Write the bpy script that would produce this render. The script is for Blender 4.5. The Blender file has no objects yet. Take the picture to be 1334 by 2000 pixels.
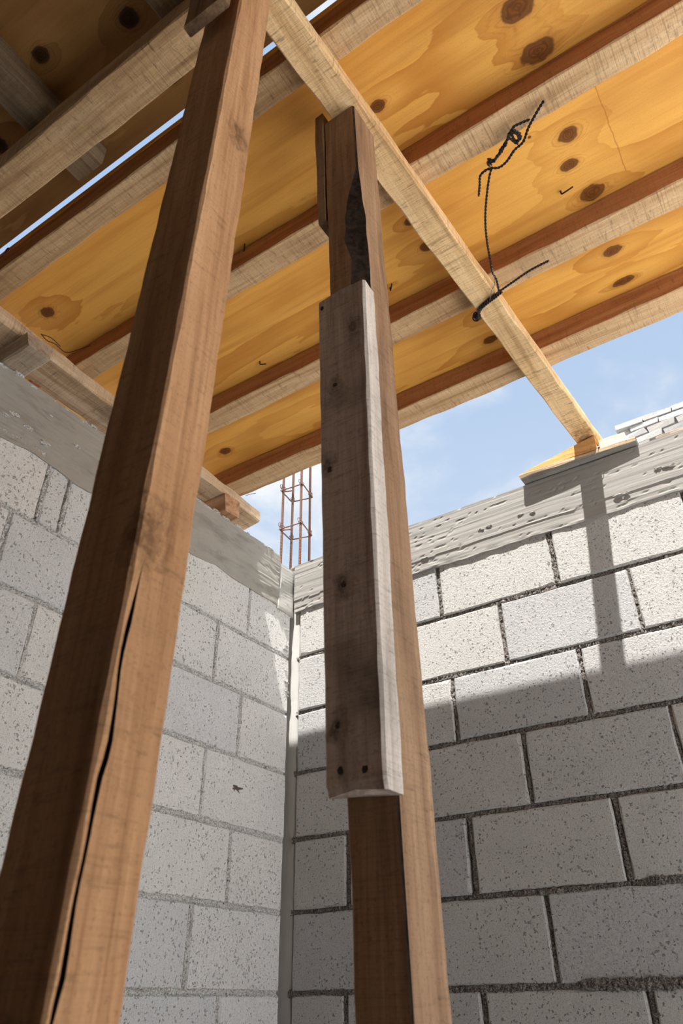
import bpy, math, random
import numpy as np
from mathutils import Vector, Matrix

random.seed(7)
rng = np.random.default_rng(11)
scene = bpy.context.scene
COL = scene.collection

# ------------------------------------------------------------------ camera
# World frame: block corner at x=0,y=0; right wall = plane y=0, left wall = plane x=0,
# z=0 at the top of the highest block course.  Metres.
YAW, PITCH, ROLL, FPX = -0.57696098, 0.59243998, -0.01220151, 1445.01651
CAM = np.array([1.51271146, -1.98304383, -1.2398867])


def cam_axes():
    f = np.array([math.sin(YAW) * math.cos(PITCH), math.cos(YAW) * math.cos(PITCH), math.sin(PITCH)])
    r = np.array([math.cos(YAW), -math.sin(YAW), 0.0])
    u = np.cross(r, f)
    c, s = math.cos(ROLL), math.sin(ROLL)
    return c * r + s * u, -s * r + c * u, f


CR, CU, CF = cam_axes()


def hit(px, py, axis, val):
    """Where the photo's pixel meets the plane <axis>=val (walls, deck and timber faces)."""
    d = (px - 667) * CR - (py - 1000) * CU + FPX * CF
    t = (val - CAM[axis]) / d[axis]
    return CAM + t * d


cd = bpy.data.cameras.new('camera')
cam = bpy.data.objects.new('camera', cd)
COL.objects.link(cam)
cd.sensor_fit = 'VERTICAL'
cd.sensor_height = 36.0
cd.sensor_width = 24.0
cd.lens = 36.0 * FPX / 2000.0
cd.clip_start = 0.02
cd.clip_end = 200
cd.dof.use_dof = True
cd.dof.focus_distance = 2.0
cd.dof.aperture_fstop = 11.0
m3 = Matrix(((CR[0], CU[0], -CF[0]), (CR[1], CU[1], -CF[1]), (CR[2], CU[2], -CF[2])))
cam.matrix_world = Matrix.Translation(Vector(CAM)) @ m3.to_4x4()
scene.camera = cam

# ------------------------------------------------------------------ exposure
vs = scene.view_settings
vs.view_transform = 'Standard'
vs.look = 'None'
vs.gamma = 1.0
vs.use_curve_mapping = False
vs.exposure = 0.55
EXPO = vs.exposure

# ------------------------------------------------------------------ sun
SUN_DIR = Vector((-0.21, 1.0, -2.46)).normalized()
sl = bpy.data.lights.new('sun', 'SUN')
sl.energy = 9.1
sl.angle = math.radians(0.8)
sl.color = (1.0, 0.975, 0.94)
sun = bpy.data.objects.new('sun', sl)
COL.objects.link(sun)
sun.rotation_euler = SUN_DIR.to_track_quat('-Z', 'Y').to_euler()
sun.location = (2, -4, 8)


# ------------------------------------------------------------------ node helpers
class N:
    def __init__(self, tree):
        self.t = tree
        self.n = tree.nodes
        self.l = tree.links

    def new(self, typ, **kw):
        nd = self.n.new(typ)
        for k, v in kw.items():
            setattr(nd, k, v)
        return nd

    def put(self, sock, v):
        if v is None:
            return
        if isinstance(v, bpy.types.NodeSocket):
            self.l.new(v, sock)
        else:
            if hasattr(sock, 'default_value'):
                try:
                    sock.default_value = v
                except Exception:
                    sock.default_value = tuple(v) + (1.0,)

    def math(self, op, a, b=None, c=None, clamp=False):
        nd = self.new('ShaderNodeMath', operation=op)
        nd.use_clamp = clamp
        self.put(nd.inputs[0], a)
        if b is not None:
            self.put(nd.inputs[1], b)
        if c is not None:
            self.put(nd.inputs[2], c)
        return nd.outputs[0]

    def vm(self, op, a, b=None):
        nd = self.new('ShaderNodeVectorMath', operation=op)
        self.put(nd.inputs[0], a)
        if b is not None:
            self.put(nd.inputs[1], b)
        return nd.outputs['Value'] if op in ('LENGTH', 'DOT_PRODUCT', 'DISTANCE') else nd.outputs['Vector']

    def noise(self, vec, scale, detail=2.0, rough=0.5, dist=0.0):
        nd = self.new('ShaderNodeTexNoise')
        self.put(nd.inputs['Vector'], vec)
        nd.inputs['Scale'].default_value = scale
        nd.inputs['Detail'].default_value = detail
        nd.inputs['Roughness'].default_value = rough
        nd.inputs['Distortion'].default_value = dist
        return nd.outputs['Fac']

    def voronoi(self, vec, scale, feature='F1'):
        nd = self.new('ShaderNodeTexVoronoi', feature=feature)
        self.put(nd.inputs['Vector'], vec)
        nd.inputs['Scale'].default_value = scale
        return nd.outputs['Distance']

    def ramp(self, fac, stops, interp='LINEAR'):
        nd = self.new('ShaderNodeValToRGB')
        cr = nd.color_ramp
        cr.interpolation = interp
        while len(cr.elements) < len(stops):
            cr.elements.new(0.5)
        for e, (p, c) in zip(cr.elements, stops):
            e.position = p
            e.color = tuple(c) + (1.0,) if len(c) == 3 else c
        self.put(nd.inputs[0], fac)
        return nd.outputs[0]

    def step(self, x, lo, hi):
        nd = self.new('ShaderNodeMapRange', interpolation_type='SMOOTHSTEP')
        self.put(nd.inputs[0], x)
        self.put(nd.inputs[1], lo)
        self.put(nd.inputs[2], hi)
        return nd.outputs[0]

    def mix(self, fac, a, b, mode='MIX'):
        nd = self.new('ShaderNodeMix', data_type='RGBA', blend_type=mode)
        self.put(nd.inputs[0], fac)
        for s, v in ((nd.inputs[6], a), (nd.inputs[7], b)):
            if isinstance(v, bpy.types.NodeSocket):
                self.l.new(v, s)
            else:
                s.default_value = tuple(v)[:3] + (1.0,)
        return nd.outputs[2]

    def bump(self, h, strength, dist, normal=None):
        nd = self.new('ShaderNodeBump')
        nd.inputs['Strength'].default_value = strength
        nd.inputs['Distance'].default_value = dist
        self.put(nd.inputs['Height'], h)
        if normal is not None:
            self.put(nd.inputs['Normal'], normal)
        return nd.outputs[0]


def new_mat(name):
    m = bpy.data.materials.new(name)
    m.use_nodes = True
    m.node_tree.nodes.clear()
    k = N(m.node_tree)
    out = k.new('ShaderNodeOutputMaterial')
    bs = k.new('ShaderNodeBsdfPrincipled')
    k.l.new(bs.outputs[0], out.inputs[0])
    bs.inputs['Roughness'].default_value = 0.85
    if 'Specular IOR Level' in bs.inputs:
        bs.inputs['Specular IOR Level'].default_value = 0.25
    return m, k, bs


def world_pos(k):
    return k.new('ShaderNodeNewGeometry').outputs['Position']


def obj_rand(k):
    return k.new('ShaderNodeObjectInfo').outputs['Random']


# ------------------------------------------------------------------ sky
w = bpy.data.worlds.new('sky')
scene.world = w
w.use_nodes = True
w.node_tree.nodes.clear()
k = N(w.node_tree)
wo = k.new('ShaderNodeOutputWorld')
bg = k.new('ShaderNodeBackground')
k.l.new(bg.outputs[0], wo.inputs[0])
dirv = k.new('ShaderNodeTexCoord').outputs['Generated']
sep = k.new('ShaderNodeSeparateXYZ')
k.put(sep.inputs[0], dirv)
zc = k.math('MAXIMUM', sep.outputs[2], 0.08)
cmb = k.new('ShaderNodeCombineXYZ')
k.put(cmb.inputs[0], k.math('DIVIDE', sep.outputs[0], zc))
k.put(cmb.inputs[1], k.math('DIVIDE', sep.outputs[1], zc))
cmb.inputs[2].default_value = 3.7
plane = cmb.outputs[0]
n1 = k.noise(plane, 2.1, 7.0, 0.56, 0.35)
n2 = k.noise(plane, 0.8, 3.0, 0.5)
cl = k.math('ADD', k.math('MULTIPLY', n1, 0.72), k.math('MULTIPLY', n2, 0.36))
cov = k.step(cl, 0.45, 0.63)
elev = k.step(sep.outputs[2], 0.0, 0.9)
blue = k.mix(elev, (0.74, 0.82, 0.91), (0.41, 0.56, 0.80))
sky = k.mix(cov, blue, (0.92, 0.94, 0.96))
k.put(bg.inputs[0], sky)
bg.inputs[1].default_value = 0.72

# ------------------------------------------------------------------ materials
def wood(name, axis, light, mid, dark, saw=0.5, grime=0.3, knots=(), rough=0.85, grain=1.0, bumpd=0.0015, dirt=(0.05, 0.035, 0.025)):
    """Rough-sawn timber whose grain runs along world <axis>; knots are (x,y,z,r)."""
    m, k, bs = new_mat(name)
    p = world_pos(k)
    r = obj_rand(k)
    off = k.new('ShaderNodeCombineXYZ')
    for i in range(3):
        k.put(off.inputs[i], k.math('MULTIPLY', r, 7.0 + 3 * i))
    q = k.vm('ADD', p, off.outputs[0])
    sg = [42.0 * grain] * 3
    sg[axis] = 2.2
    g = k.noise(k.vm('MULTIPLY', q, tuple(sg)), 1.0, 4.0, 0.62, 0.4)
    sf = [190.0] * 3
    sf[axis] = 9.0
    gf = k.noise(k.vm('MULTIPLY', q, tuple(sf)), 1.0, 2.0, 0.5)
    ss = [9.0] * 3
    ss[axis] = 330.0
    s = k.noise(k.vm('MULTIPLY', q, tuple(ss)), 1.0, 2.0, 0.6, 0.15)
    blot = k.noise(q, 9.0, 4.0, 0.6)
    col = k.ramp(g, [(0.26, dark), (0.46, mid), (0.68, light)])
    col = k.mix(k.math('MULTIPLY', k.step(gf, 0.5, 0.75), 0.35), col, dark)
    sawm = k.math('MULTIPLY', k.step(s, 0.50, 0.66), k.math('MULTIPLY', k.math('ADD', 0.25, k.step(blot, 0.35, 0.65)), saw * 0.55))
    col = k.mix(sawm, col, tuple(c * 0.45 for c in dark))
    sc2 = [26.0] * 3
    sc2[axis] = 120.0
    s2 = k.noise(k.vm('MULTIPLY', q, tuple(sc2)), 1.0, 3.0, 0.7)
    col = k.mix(k.math('MULTIPLY', k.step(s2, 0.56, 0.74), 0.25 + saw * 0.35), col, dirt)
    spk = k.noise(q, 260.0, 2.0, 0.6)
    col = k.mix(k.math('MULTIPLY', k.step(spk, 0.54, 0.72), 0.32), col, tuple(c * 0.5 for c in dark))
    gr = k.math('MULTIPLY', k.step(k.noise(q, 3.5, 5.0, 0.65), 0.5, 0.74), grime)
    col = k.mix(gr, col, dirt)
    h = k.math('ADD', k.math('MULTIPLY', s, saw * 0.8), k.math('ADD', k.math('MULTIPLY', g, 0.5), k.math('MULTIPLY', gf, 0.5)))
    kwob = k.math('MULTIPLY', k.math('SUBTRACT', k.noise(p, 70.0, 4.0, 0.6), 0.5), 2.2) if knots else None
    for (kx, ky, kz, kr) in knots:
        dv = k.vm('SUBTRACT', p, (kx, ky, kz))
        sc = [1.0] * 3
        sc[axis] = 0.6
        d = k.math('DIVIDE', k.vm('LENGTH', k.vm('MULTIPLY', dv, tuple(sc))), kr)
        d = k.math('ADD', d, kwob)
        ring = k.math('MULTIPLY', k.math('ADD', k.math('SINE', k.math('MULTIPLY', d, 9.0)), 1.0), 0.16)
        f = k.math('SUBTRACT', 1.0, k.step(d, 0.25, 1.15))
        col = k.mix(k.math('MULTIPLY', f, k.math('ADD', ring, 0.45), clamp=True), col, tuple(c * 0.42 for c in dark))
        h = k.math('SUBTRACT', h, k.math('MULTIPLY', f, 0.8))
    k.put(bs.inputs['Base Color'], col)
    bs.inputs['Roughness'].default_value = rough
    k.put(bs.inputs['Normal'], k.bump(h, 0.9, bumpd * 1.4))
    return m


def plywood(name, knots, light, mid, dark, axis=0, seam=None, fine=1.0):
    """Pine veneer: early/late-wood bands that bend around the knots (flat print of the sheet)."""
    m, k, bs = new_mat(name)
    p = world_pos(k)
    sep = k.new('ShaderNodeSeparateXYZ')
    k.put(sep.inputs[0], p)
    X, Y = sep.outputs[0], sep.outputs[1]
    if axis == 1:
        X, Y = Y, X
    flat = k.new('ShaderNodeCombineXYZ')
    k.put(flat.inputs[0], X)
    k.put(flat.inputs[1], Y)
    P = flat.outputs[0]
    warp = k.noise(k.vm('MULTIPLY', P, (1.25, 7.0, 1.0)), 1.0, 3.0, 0.55, 0.35)
    warp2 = k.noise(k.vm('MULTIPLY', P, (9.0, 40.0, 1.0)), 1.0, 3.0, 0.6)
    F = k.math('ADD', k.math('MULTIPLY', Y, 3.0), k.math('MULTIPLY', warp, 2.6))
    F = k.math('ADD', F, k.math('MULTIPLY', warp2, 0.34))
    core = None
    kwob = k.math('MULTIPLY', k.math('SUBTRACT', k.noise(P, 45.0, 2.0), 0.5), 0.75)
    for (kx, ky, rx, ry) in knots:
        if axis == 1:
            kx, ky = ky, kx
        dv = k.vm('SUBTRACT', P, (kx, ky, 0))
        far = k.vm('LENGTH', k.vm('MULTIPLY', dv, (1.0 / (rx * 4.5), 1.0 / (ry * 2.6), 0)))
        bend = k.math('EXPONENT', k.math('MULTIPLY', k.math('MULTIPLY', far, far), -1.0))
        F = k.math('ADD', F, k.math('MULTIPLY', bend, 1.25))
        dn = k.math('ADD', k.vm('LENGTH', k.vm('MULTIPLY', dv, (1.0 / rx, 1.0 / ry, 0))),
                    kwob)
        core = dn if core is None else k.math('MINIMUM', core, dn)
    saw = k.math('FRACT', F)
    edge = k.math('MULTIPLY', k.step(saw, 0.0, 0.03), k.math('POWER', k.math('SUBTRACT', 1.0, saw), 1.6))
    edge = k.math('MULTIPLY', edge, k.math('ADD', 0.45, k.math('MULTIPLY', k.step(k.noise(P, 3.0, 2.0), 0.4, 0.65), 0.55)))
    fib = k.noise(k.vm('MULTIPLY', P, (7.0, 240.0 * fine, 1.0)), 1.0, 3.0, 0.6)
    big = k.noise(k.vm('MULTIPLY', P, (1.5, 4.0, 1.0)), 1.0, 3.0, 0.55)
    streak = k.noise(k.vm('MULTIPLY', P, (0.9, 22.0, 1.0)), 1.0, 4.0, 0.6, 0.3)
    col = k.mix(edge, light, mid)
    col = k.mix(k.math('MULTIPLY', k.step(streak, 0.46, 0.72), 0.55), col, tuple(a * 0.75 + b * 0.25 for a, b in zip(mid, dark)))
    spk = k.noise(P, 300.0, 2.0, 0.6)
    col = k.mix(k.math('MULTIPLY', k.step(spk, 0.52, 0.72), 0.16), col, dark)
    col = k.mix(k.math('MULTIPLY', k.step(fib, 0.45, 0.8), 0.35), col, mid)
    col = k.mix(k.math('MULTIPLY', k.step(big, 0.48, 0.75), 0.5), col, dark)
    fine_rings = k.math('POWER', k.math('ABSOLUTE', k.math('SINE', k.math('MULTIPLY', F, 24.0))), 10.0)
    if core is not None:
        near = k.math('SUBTRACT', 1.0, k.step(core, 1.2, 3.0))
        col = k.mix(k.math('MULTIPLY', k.math('MULTIPLY', fine_rings, near), 0.35), col, dark)
        kn = k.math('SUBTRACT', 1.0, k.step(core, 0.75, 1.05))
        kring = k.math('MULTIPLY', k.math('ADD', k.math('SINE', k.math('MULTIPLY', core, 19.0)), 1.0), 0.5)
        kcol = k.mix(kring, tuple(c * 0.16 for c in dark), tuple(c * 0.55 for c in dark))
        kcol = k.mix(k.step(k.noise(P, 60.0, 3.0, 0.6), 0.45, 0.65), kcol, tuple(c * 0.12 for c in dark))
        col = k.mix(kn, col, kcol)
        rim = k.math('MULTIPLY', k.step(core, 0.72, 0.95), k.math('SUBTRACT', 1.0, k.step(core, 1.0, 1.25)))
        col = k.mix(k.math('MULTIPLY', rim, 0.85), col, (0.02, 0.011, 0.006))
        hal = k.math('MULTIPLY', k.math('SUBTRACT', 1.0, k.step(core, 1.0, 2.0)), 0.3)
        col = k.mix(hal, col, dark)
    if seam is not None:
        sx, y0, y1 = seam
        wob = k.math('MULTIPLY', k.math('SUBTRACT', k.noise(P, 30.0, 2.0), 0.5), 0.008)
        d = k.math('ABSOLUTE', k.math('SUBTRACT', k.math('ADD', X, wob), sx))
        inr = k.math('MULTIPLY', k.math('GREATER_THAN', Y, y0), k.math('LESS_THAN', Y, y1))
        col = k.mix(k.math('MULTIPLY', k.math('MULTIPLY', inr, k.math('LESS_THAN', d, 0.0012)), 0.5), col, dark)
    k.put(bs.inputs['Base Color'], col)
    bs.inputs['Roughness'].default_value = 0.6
    k.put(bs.inputs['Normal'], k.bump(fib, 0.25, 0.0006))
    return m


def blockwork(name, base, pit, pits=1.0, scratch=0.0):
    m, k, bs = new_mat(name)
    p = world_pos(k)
    r = obj_rand(k)
    fine = k.noise(p, 270.0, 3.0, 0.8)
    mid = k.noise(p, 130.0, 4.0, 0.65)
    big = k.noise(p, 7.0, 4.0, 0.6)
    wv = k.new('ShaderNodeTexNoise')
    k.put(wv.inputs['Vector'], p)
    wv.inputs['Scale'].default_value = 170.0
    wv.inputs['Detail'].default_value = 2.0
    pw = k.vm('ADD', p, k.vm('MULTIPLY', k.vm('SUBTRACT', wv.outputs['Color'], (0.5, 0.5, 0.5)), (0.014, 0.014, 0.014)))
    vor = k.new('ShaderNodeTexVoronoi')
    k.put(vor.inputs['Vector'], pw)
    vor.inputs['Scale'].default_value = 135.0
    sepc = k.new('ShaderNodeSeparateColor')
    k.put(sepc.inputs[0], vor.outputs['Color'])
    rad = k.math('MULTIPLY', k.math('POWER', sepc.outputs[0], 1.7), k.math('ADD', 0.10, k.math('MULTIPLY', k.noise(p, 9.0, 3.0), 0.62)))
    col = k.mix(big, tuple(c * 0.86 for c in base), tuple(min(1, c * 1.1) for c in base))
    tint = k.mix(r, (0.90, 0.905, 0.92), (1.06, 1.04, 1.0))
    col = k.mix(1.0, col, tint, 'MULTIPLY')
    pf = k.math('SUBTRACT', 1.0, k.step(vor.outputs['Distance'], k.math('SUBTRACT', rad, 0.10), k.math('ADD', rad, 0.02)))
    col = k.mix(k.math('MULTIPLY', pf, 0.75 * pits, clamp=True), col, pit)
    sp = k.math('MULTIPLY', k.step(fine, 0.50, 0.64), 0.62)
    col = k.mix(sp, col, tuple(c * 0.42 for c in base))
    hi = k.math('MULTIPLY', k.step(mid, 0.56, 0.72), 0.30)
    col = k.mix(hi, col, tuple(min(1.0, c * 1.45) for c in base))
    h = k.math('ADD', k.math('MULTIPLY', mid, 0.5), k.math('MULTIPLY', fine, 0.35))
    h = k.math('SUBTRACT', h, k.math('MULTIPLY', pf, 1.3 * pits))
    if scratch:
        sc = k.noise(k.vm('MULTIPLY', p, (260.0, 260.0, 9.0)), 1.0, 2.0)
        col = k.mix(k.math('MULTIPLY', k.step(sc, 0.6, 0.8), scratch), col, tuple(c * 0.6 for c in base))
        h = k.math('ADD', h, k.math('MULTIPLY', sc, scratch))
    k.put(bs.inputs['Base Color'], col)
    bs.inputs['Roughness'].default_value = 0.95
    k.put(bs.inputs['Normal'], k.bump(h, 1.0, 0.0045))
    return m


def concrete(name, base, dark, stretch=(1.5, 1.5, 60.0), grainamt=0.5, stain=None):
    m, k, bs = new_mat(name)
    p = world_pos(k)
    g = k.noise(k.vm('MULTIPLY', p, stretch), 1.0, 5.0, 0.6, 0.5)
    big = k.noise(p, 5.0, 5.0, 0.6)
    fine = k.noise(p, 380.0, 2.0, 0.6)
    col = k.mix(big, tuple(c * 0.82 for c in base), tuple(min(1, c * 1.12) for c in base))
    col = k.mix(k.math('MULTIPLY', k.step(g, 0.54, 0.72), grainamt), col, dark)
    col = k.mix(k.math('MULTIPLY', k.step(fine, 0.58, 0.75), 0.2), col, dark)
    if stain is not None:
        st = k.step(k.noise(k.vm('MULTIPLY', p, (4.0, 4.0, 14.0)), 1.0, 4.0, 0.6), 0.5, 0.68)
        col = k.mix(k.math('MULTIPLY', st, 0.7), col, stain)
    k.put(bs.inputs['Base Color'], col)
    bs.inputs['Roughness'].default_value = 0.9
    h = k.math('ADD', k.math('MULTIPLY', g, 1.0), k.math('MULTIPLY', fine, 0.25))
    k.put(bs.inputs['Normal'], k.bump(h, 0.8, 0.002))
    return m


def plain(name, col, rough=0.8, noise_amt=0.3, scale=60.0, metal=0.0, dark=None, bumpd=0.001):
    m, k, bs = new_mat(name)
    p = world_pos(k)
    n = k.noise(p, scale, 4.0, 0.6)
    d = dark if dark else tuple(c * (1 - noise_amt) for c in col)
    k.put(bs.inputs['Base Color'], k.mix(k.step(n, 0.35, 0.65), d, col))
    bs.inputs['Roughness'].default_value = rough
    bs.inputs['Metallic'].default_value = metal
    k.put(bs.inputs['Normal'], k.bump(n, 0.5, bumpd))
    return m


DZ1, DZ2 = 0.370, 0.440        # undersides of the two plywood decks


def kn(px, py, z, rx, ry):
    h = hit(px, py, 2, z)
    return (h[0], h[1], rx, ry)


KN1 = [kn(1010, 15, DZ1, .030, .022), kn(1050, 100, DZ1, .032, .020), kn(738, 207, DZ1, .016, .012),
       kn(1110, 263, DZ1, .020, .016), kn(1112, 322, DZ1, .017, .013), kn(1157, 376, DZ1, .026, .019),
       kn(800, 432, DZ1, .013, .010), kn(832, 482, DZ1, .015, .013), kn(93, 609, DZ1, .019, .015),
       kn(1196, 490, DZ1, .020, .014), kn(1217, 549, DZ1, .026, .011), kn(937, 617, DZ1, .013, .011),
       kn(958, 663, DZ1, .020, .012), kn(440, 881, DZ1, .019, .014), kn(1034, 268, DZ1, .0035, .003)]
KN2 = [kn(252, 35, DZ2, .019, .017), kn(80, 108, DZ2, .017, .015), kn(0, 285, DZ2, .018, .016),
       kn(338, 152, DZ2, .016, .010)]

M = {}
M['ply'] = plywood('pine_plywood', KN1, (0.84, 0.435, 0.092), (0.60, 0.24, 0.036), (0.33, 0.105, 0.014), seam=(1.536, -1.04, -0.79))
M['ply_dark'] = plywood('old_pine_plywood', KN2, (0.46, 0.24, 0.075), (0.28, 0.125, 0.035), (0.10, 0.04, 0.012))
M['ply_top'] = plain('low_bounce_top', (0.10, 0.085, 0.07), 0.9, 0.4, 8.0)  # unseen deck tops made dark to cut sun bounce onto the upper deck
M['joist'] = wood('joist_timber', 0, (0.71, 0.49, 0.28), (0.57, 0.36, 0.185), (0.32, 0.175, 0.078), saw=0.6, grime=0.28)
M['joist_side'] = wood('joist_side_timber', 0, (0.50, 0.24, 0.10), (0.40, 0.165, 0.06), (0.24, 0.085, 0.028), saw=0.25, grime=0.2)  # redder near-side faces; orange plywood bounce partly put into the colour
M['beam'] = wood('beam_timber', 1, (0.92, 0.66, 0.37), (0.78, 0.51, 0.255), (0.48, 0.28, 0.12), saw=0.85, grime=0.25,
                 knots=[(1.17, -0.035, 0.258, 0.045)])
M['ledger'] = wood('ledger_timber', 1, (0.74, 0.57, 0.40), (0.60, 0.42, 0.26), (0.32, 0.19, 0.10), saw=0.6, grime=0.75)
M['cross'] = wood('cross_timber', 1, (0.34, 0.24, 0.15), (0.24, 0.16, 0.09), (0.12, 0.07, 0.04), saw=0.3, grime=0.5)
M['stub'] = wood('offcut_timber', 0, (0.56, 0.47, 0.37), (0.44, 0.34, 0.25), (0.22, 0.15, 0.1), saw=0.3, grime=0.6)
M['stub_red'] = wood('offcut_reddish', 0, (0.66, 0.40, 0.24), (0.52, 0.28, 0.15), (0.26, 0.11, 0.05), saw=0.3, grime=0.3)
M['pale'] = wood('pale_timber', 0, (0.80, 0.70, 0.58), (0.66, 0.54, 0.42), (0.42, 0.30, 0.2), saw=0.2, grime=0.2)
M['bark'] = plain('bark_edge', (0.045, 0.028, 0.018), 0.95, 0.7, 90.0, bumpd=0.006)
_st = [hit(px, py, 1, -1.345) for px, py in ((655, 752), (672, 1141), (659, 1418), (640, 905), (690, 640))]
M['splice'] = wood('weathered_board', 2, knots=[(q_[0], q_[1], q_[2], 0.014) for q_ in _st], *[(0.54, 0.45, 0.385), (0.42, 0.335, 0.28), (0.2, 0.145, 0.11)], saw=0.3, grime=0.7, grain=0.8)
M['splice_edge'] = wood('weathered_edge', 2, (0.74, 0.66, 0.58), (0.60, 0.52, 0.45), (0.32, 0.26, 0.21), saw=0.3, grime=0.35)
M['gusset'] = wood('plywood_offcut', 2, (0.30, 0.19, 0.11), (0.21, 0.12, 0.065), (0.08, 0.045, 0.025), saw=0.1, grime=0.5)
M['ply_edge'] = wood('plywood_edge', 0, (0.62, 0.48, 0.32), (0.45, 0.32, 0.2), (0.2, 0.13, 0.08), saw=0.2, grime=0.3, grain=4.0)
M['plate'] = wood('plate_underside', 0, (0.36, 0.34, 0.30), (0.27, 0.25, 0.22), (0.13, 0.12, 0.1), saw=0.1, grime=0.5)
M['wedge'] = wood('wedge_timber', 0, (0.80, 0.47, 0.19), (0.66, 0.33, 0.11), (0.4, 0.17, 0.05), saw=0.1, grime=0.15)
M['block_r'] = blockwork('pitted_block', (0.45, 0.442, 0.428), (0.13, 0.115, 0.10), 1.0)
M['block_l'] = blockwork('smooth_block', (0.76, 0.75, 0.735), (0.15, 0.14, 0.125), 0.75, 0.25)
M['mortar_r'] = plain('mortar_dark', (0.30, 0.272, 0.245), 1.0, 0.75, 300.0, dark=(0.04, 0.034, 0.03), bumpd=0.004)
M['mortar_l'] = plain('mortar_grey', (0.72, 0.70, 0.67), 1.0, 0.6, 260.0, dark=(0.27, 0.255, 0.235), bumpd=0.004)
M['bond_r'] = concrete('board_formed_concrete', (0.285, 0.268, 0.243), (0.11, 0.14, 0.12), (2.5, 2.5, 95.0), 0.5)
M['bond_l'] = concrete('trowelled_concrete', (0.38, 0.352, 0.305), (0.2, 0.175, 0.145), (9.0, 9.0, 26.0), 0.35, stain=(0.22, 0.195, 0.16))
M['column'] = concrete('column_concrete', (0.50, 0.49, 0.46), (0.3, 0.28, 0.25), (60.0, 60.0, 3.0), 0.35)
M['head'] = concrete('corner_concrete', (0.50, 0.48, 0.44), (0.22, 0.2, 0.175), (22.0, 22.0, 22.0), 0.6)
M['ground'] = concrete('pale_bounce_ground', (0.85, 0.855, 0.85), (0.70, 0.70, 0.69), (3.0, 3.0, 3.0), 0.3)  # unseen ground, made extra pale to bounce sunlight under the deck
M['earth'] = plain('bare_earth', (0.25, 0.22, 0.18), 0.95, 0.3, 12.0)
M['rear'] = plain('low_bounce_wall', (0.16, 0.145, 0.13), 0.95, 0.3, 20.0)  # unseen rear walls made dark so they bounce little light
M['rust'] = plain('rusty_steel', (0.25, 0.125, 0.08), 0.8, 0.5, 300.0, metal=0.1)
M['wire'] = plain('black_wire', (0.035, 0.028, 0.026), 0.5, 0.3, 300.0, metal=0.5)
M['wire_grey'] = plain('grey_wire', (0.30, 0.25, 0.22), 0.5, 0.3, 300.0, metal=0.4)
M['nail'] = plain('nail_steel', (0.07, 0.05, 0.04), 0.6, 0.4, 300.0, metal=0.5)
M['whitebrick'] = blockwork('whitewashed_brick', (0.44, 0.42, 0.40), (0.3, 0.27, 0.25), 0.6)
M['whitemortar'] = plain('whitewashed_mortar', (0.45, 0.42, 0.40), 0.95, 0.3, 80.0)

M1 = hit(300, 1045, 0, 1.124)
M2 = hit(463, 262, 0, 1.130)
M['post1'] = wood('post_timber_tan', 2, (0.66, 0.375, 0.19), (0.52, 0.275, 0.13), (0.30, 0.14, 0.058), saw=0.25, grime=0.18,
                  knots=[(M1[0], M1[1] - .004, M1[2], 0.024), (M2[0], M2[1], M2[2], 0.020)])
M['post2'] = wood('post_timber_brown', 2, (0.42, 0.265, 0.155), (0.31, 0.18, 0.10), (0.16, 0.085, 0.045), saw=0.3, grime=0.4)


# ------------------------------------------------------------------ object helpers
def link(name, me, mats, parent=None):
    o = bpy.data.objects.new(name, me)
    COL.objects.link(o)
    if mats:
        for mm in (mats if isinstance(mats, (list, tuple)) else [mats]):
            if mm.name not in [x.name for x in me.materials if x]:
                me.materials.append(mm)
    if parent is not None:
        o.parent = parent
    return o


def tag(o, label, cat, group=None):
    o['label'] = label
    o['category'] = cat
    if group:
        o['group'] = group
    return o


def empty(name, loc):
    o = bpy.data.objects.new(name, None)
    o.empty_display_size = 0.05
    COL.objects.link(o)
    o.location = loc
    return o


def mesh_of(name, verts, faces, mids=None, smooth=False):
    me = bpy.data.meshes.new(name)
    me.from_pydata([tuple(map(float, v)) for v in verts], [], [tuple(int(i) for i in f) for f in faces])
    if mids is not None:
        me.polygons.foreach_set('material_index', np.array(mids, dtype=np.int32))
    if smooth:
        me.polygons.foreach_set('use_smooth', np.ones(len(me.polygons), dtype=bool))
    me.update()
    return me


def mesh_np(name, V, F, smooth=True):
    """fast mesh from numpy quads"""
    me = bpy.data.meshes.new(name)
    V = np.asarray(V, dtype=np.float32)
    F = np.asarray(F, dtype=np.int32)
    me.vertices.add(len(V))
    me.vertices.foreach_set('co', V.ravel())
    me.loops.add(F.size)
    me.loops.foreach_set('vertex_index', F.ravel())
    me.polygons.add(len(F))
    me.polygons.foreach_set('loop_start', np.arange(0, F.size, 4, dtype=np.int32))
    me.polygons.foreach_set('loop_total', np.full(len(F), 4, dtype=np.int32))
    me.polygons.foreach_set('use_smooth', np.full(len(F), smooth, dtype=bool))
    me.update(calc_edges=True)
    me.validate()
    return me


def set_origin(o, p):
    """move the mesh object's origin to world point p without moving its surface"""
    p = Vector(p)
    o.data.transform(Matrix.Translation(-p))
    o.location = p
    return o


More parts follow.
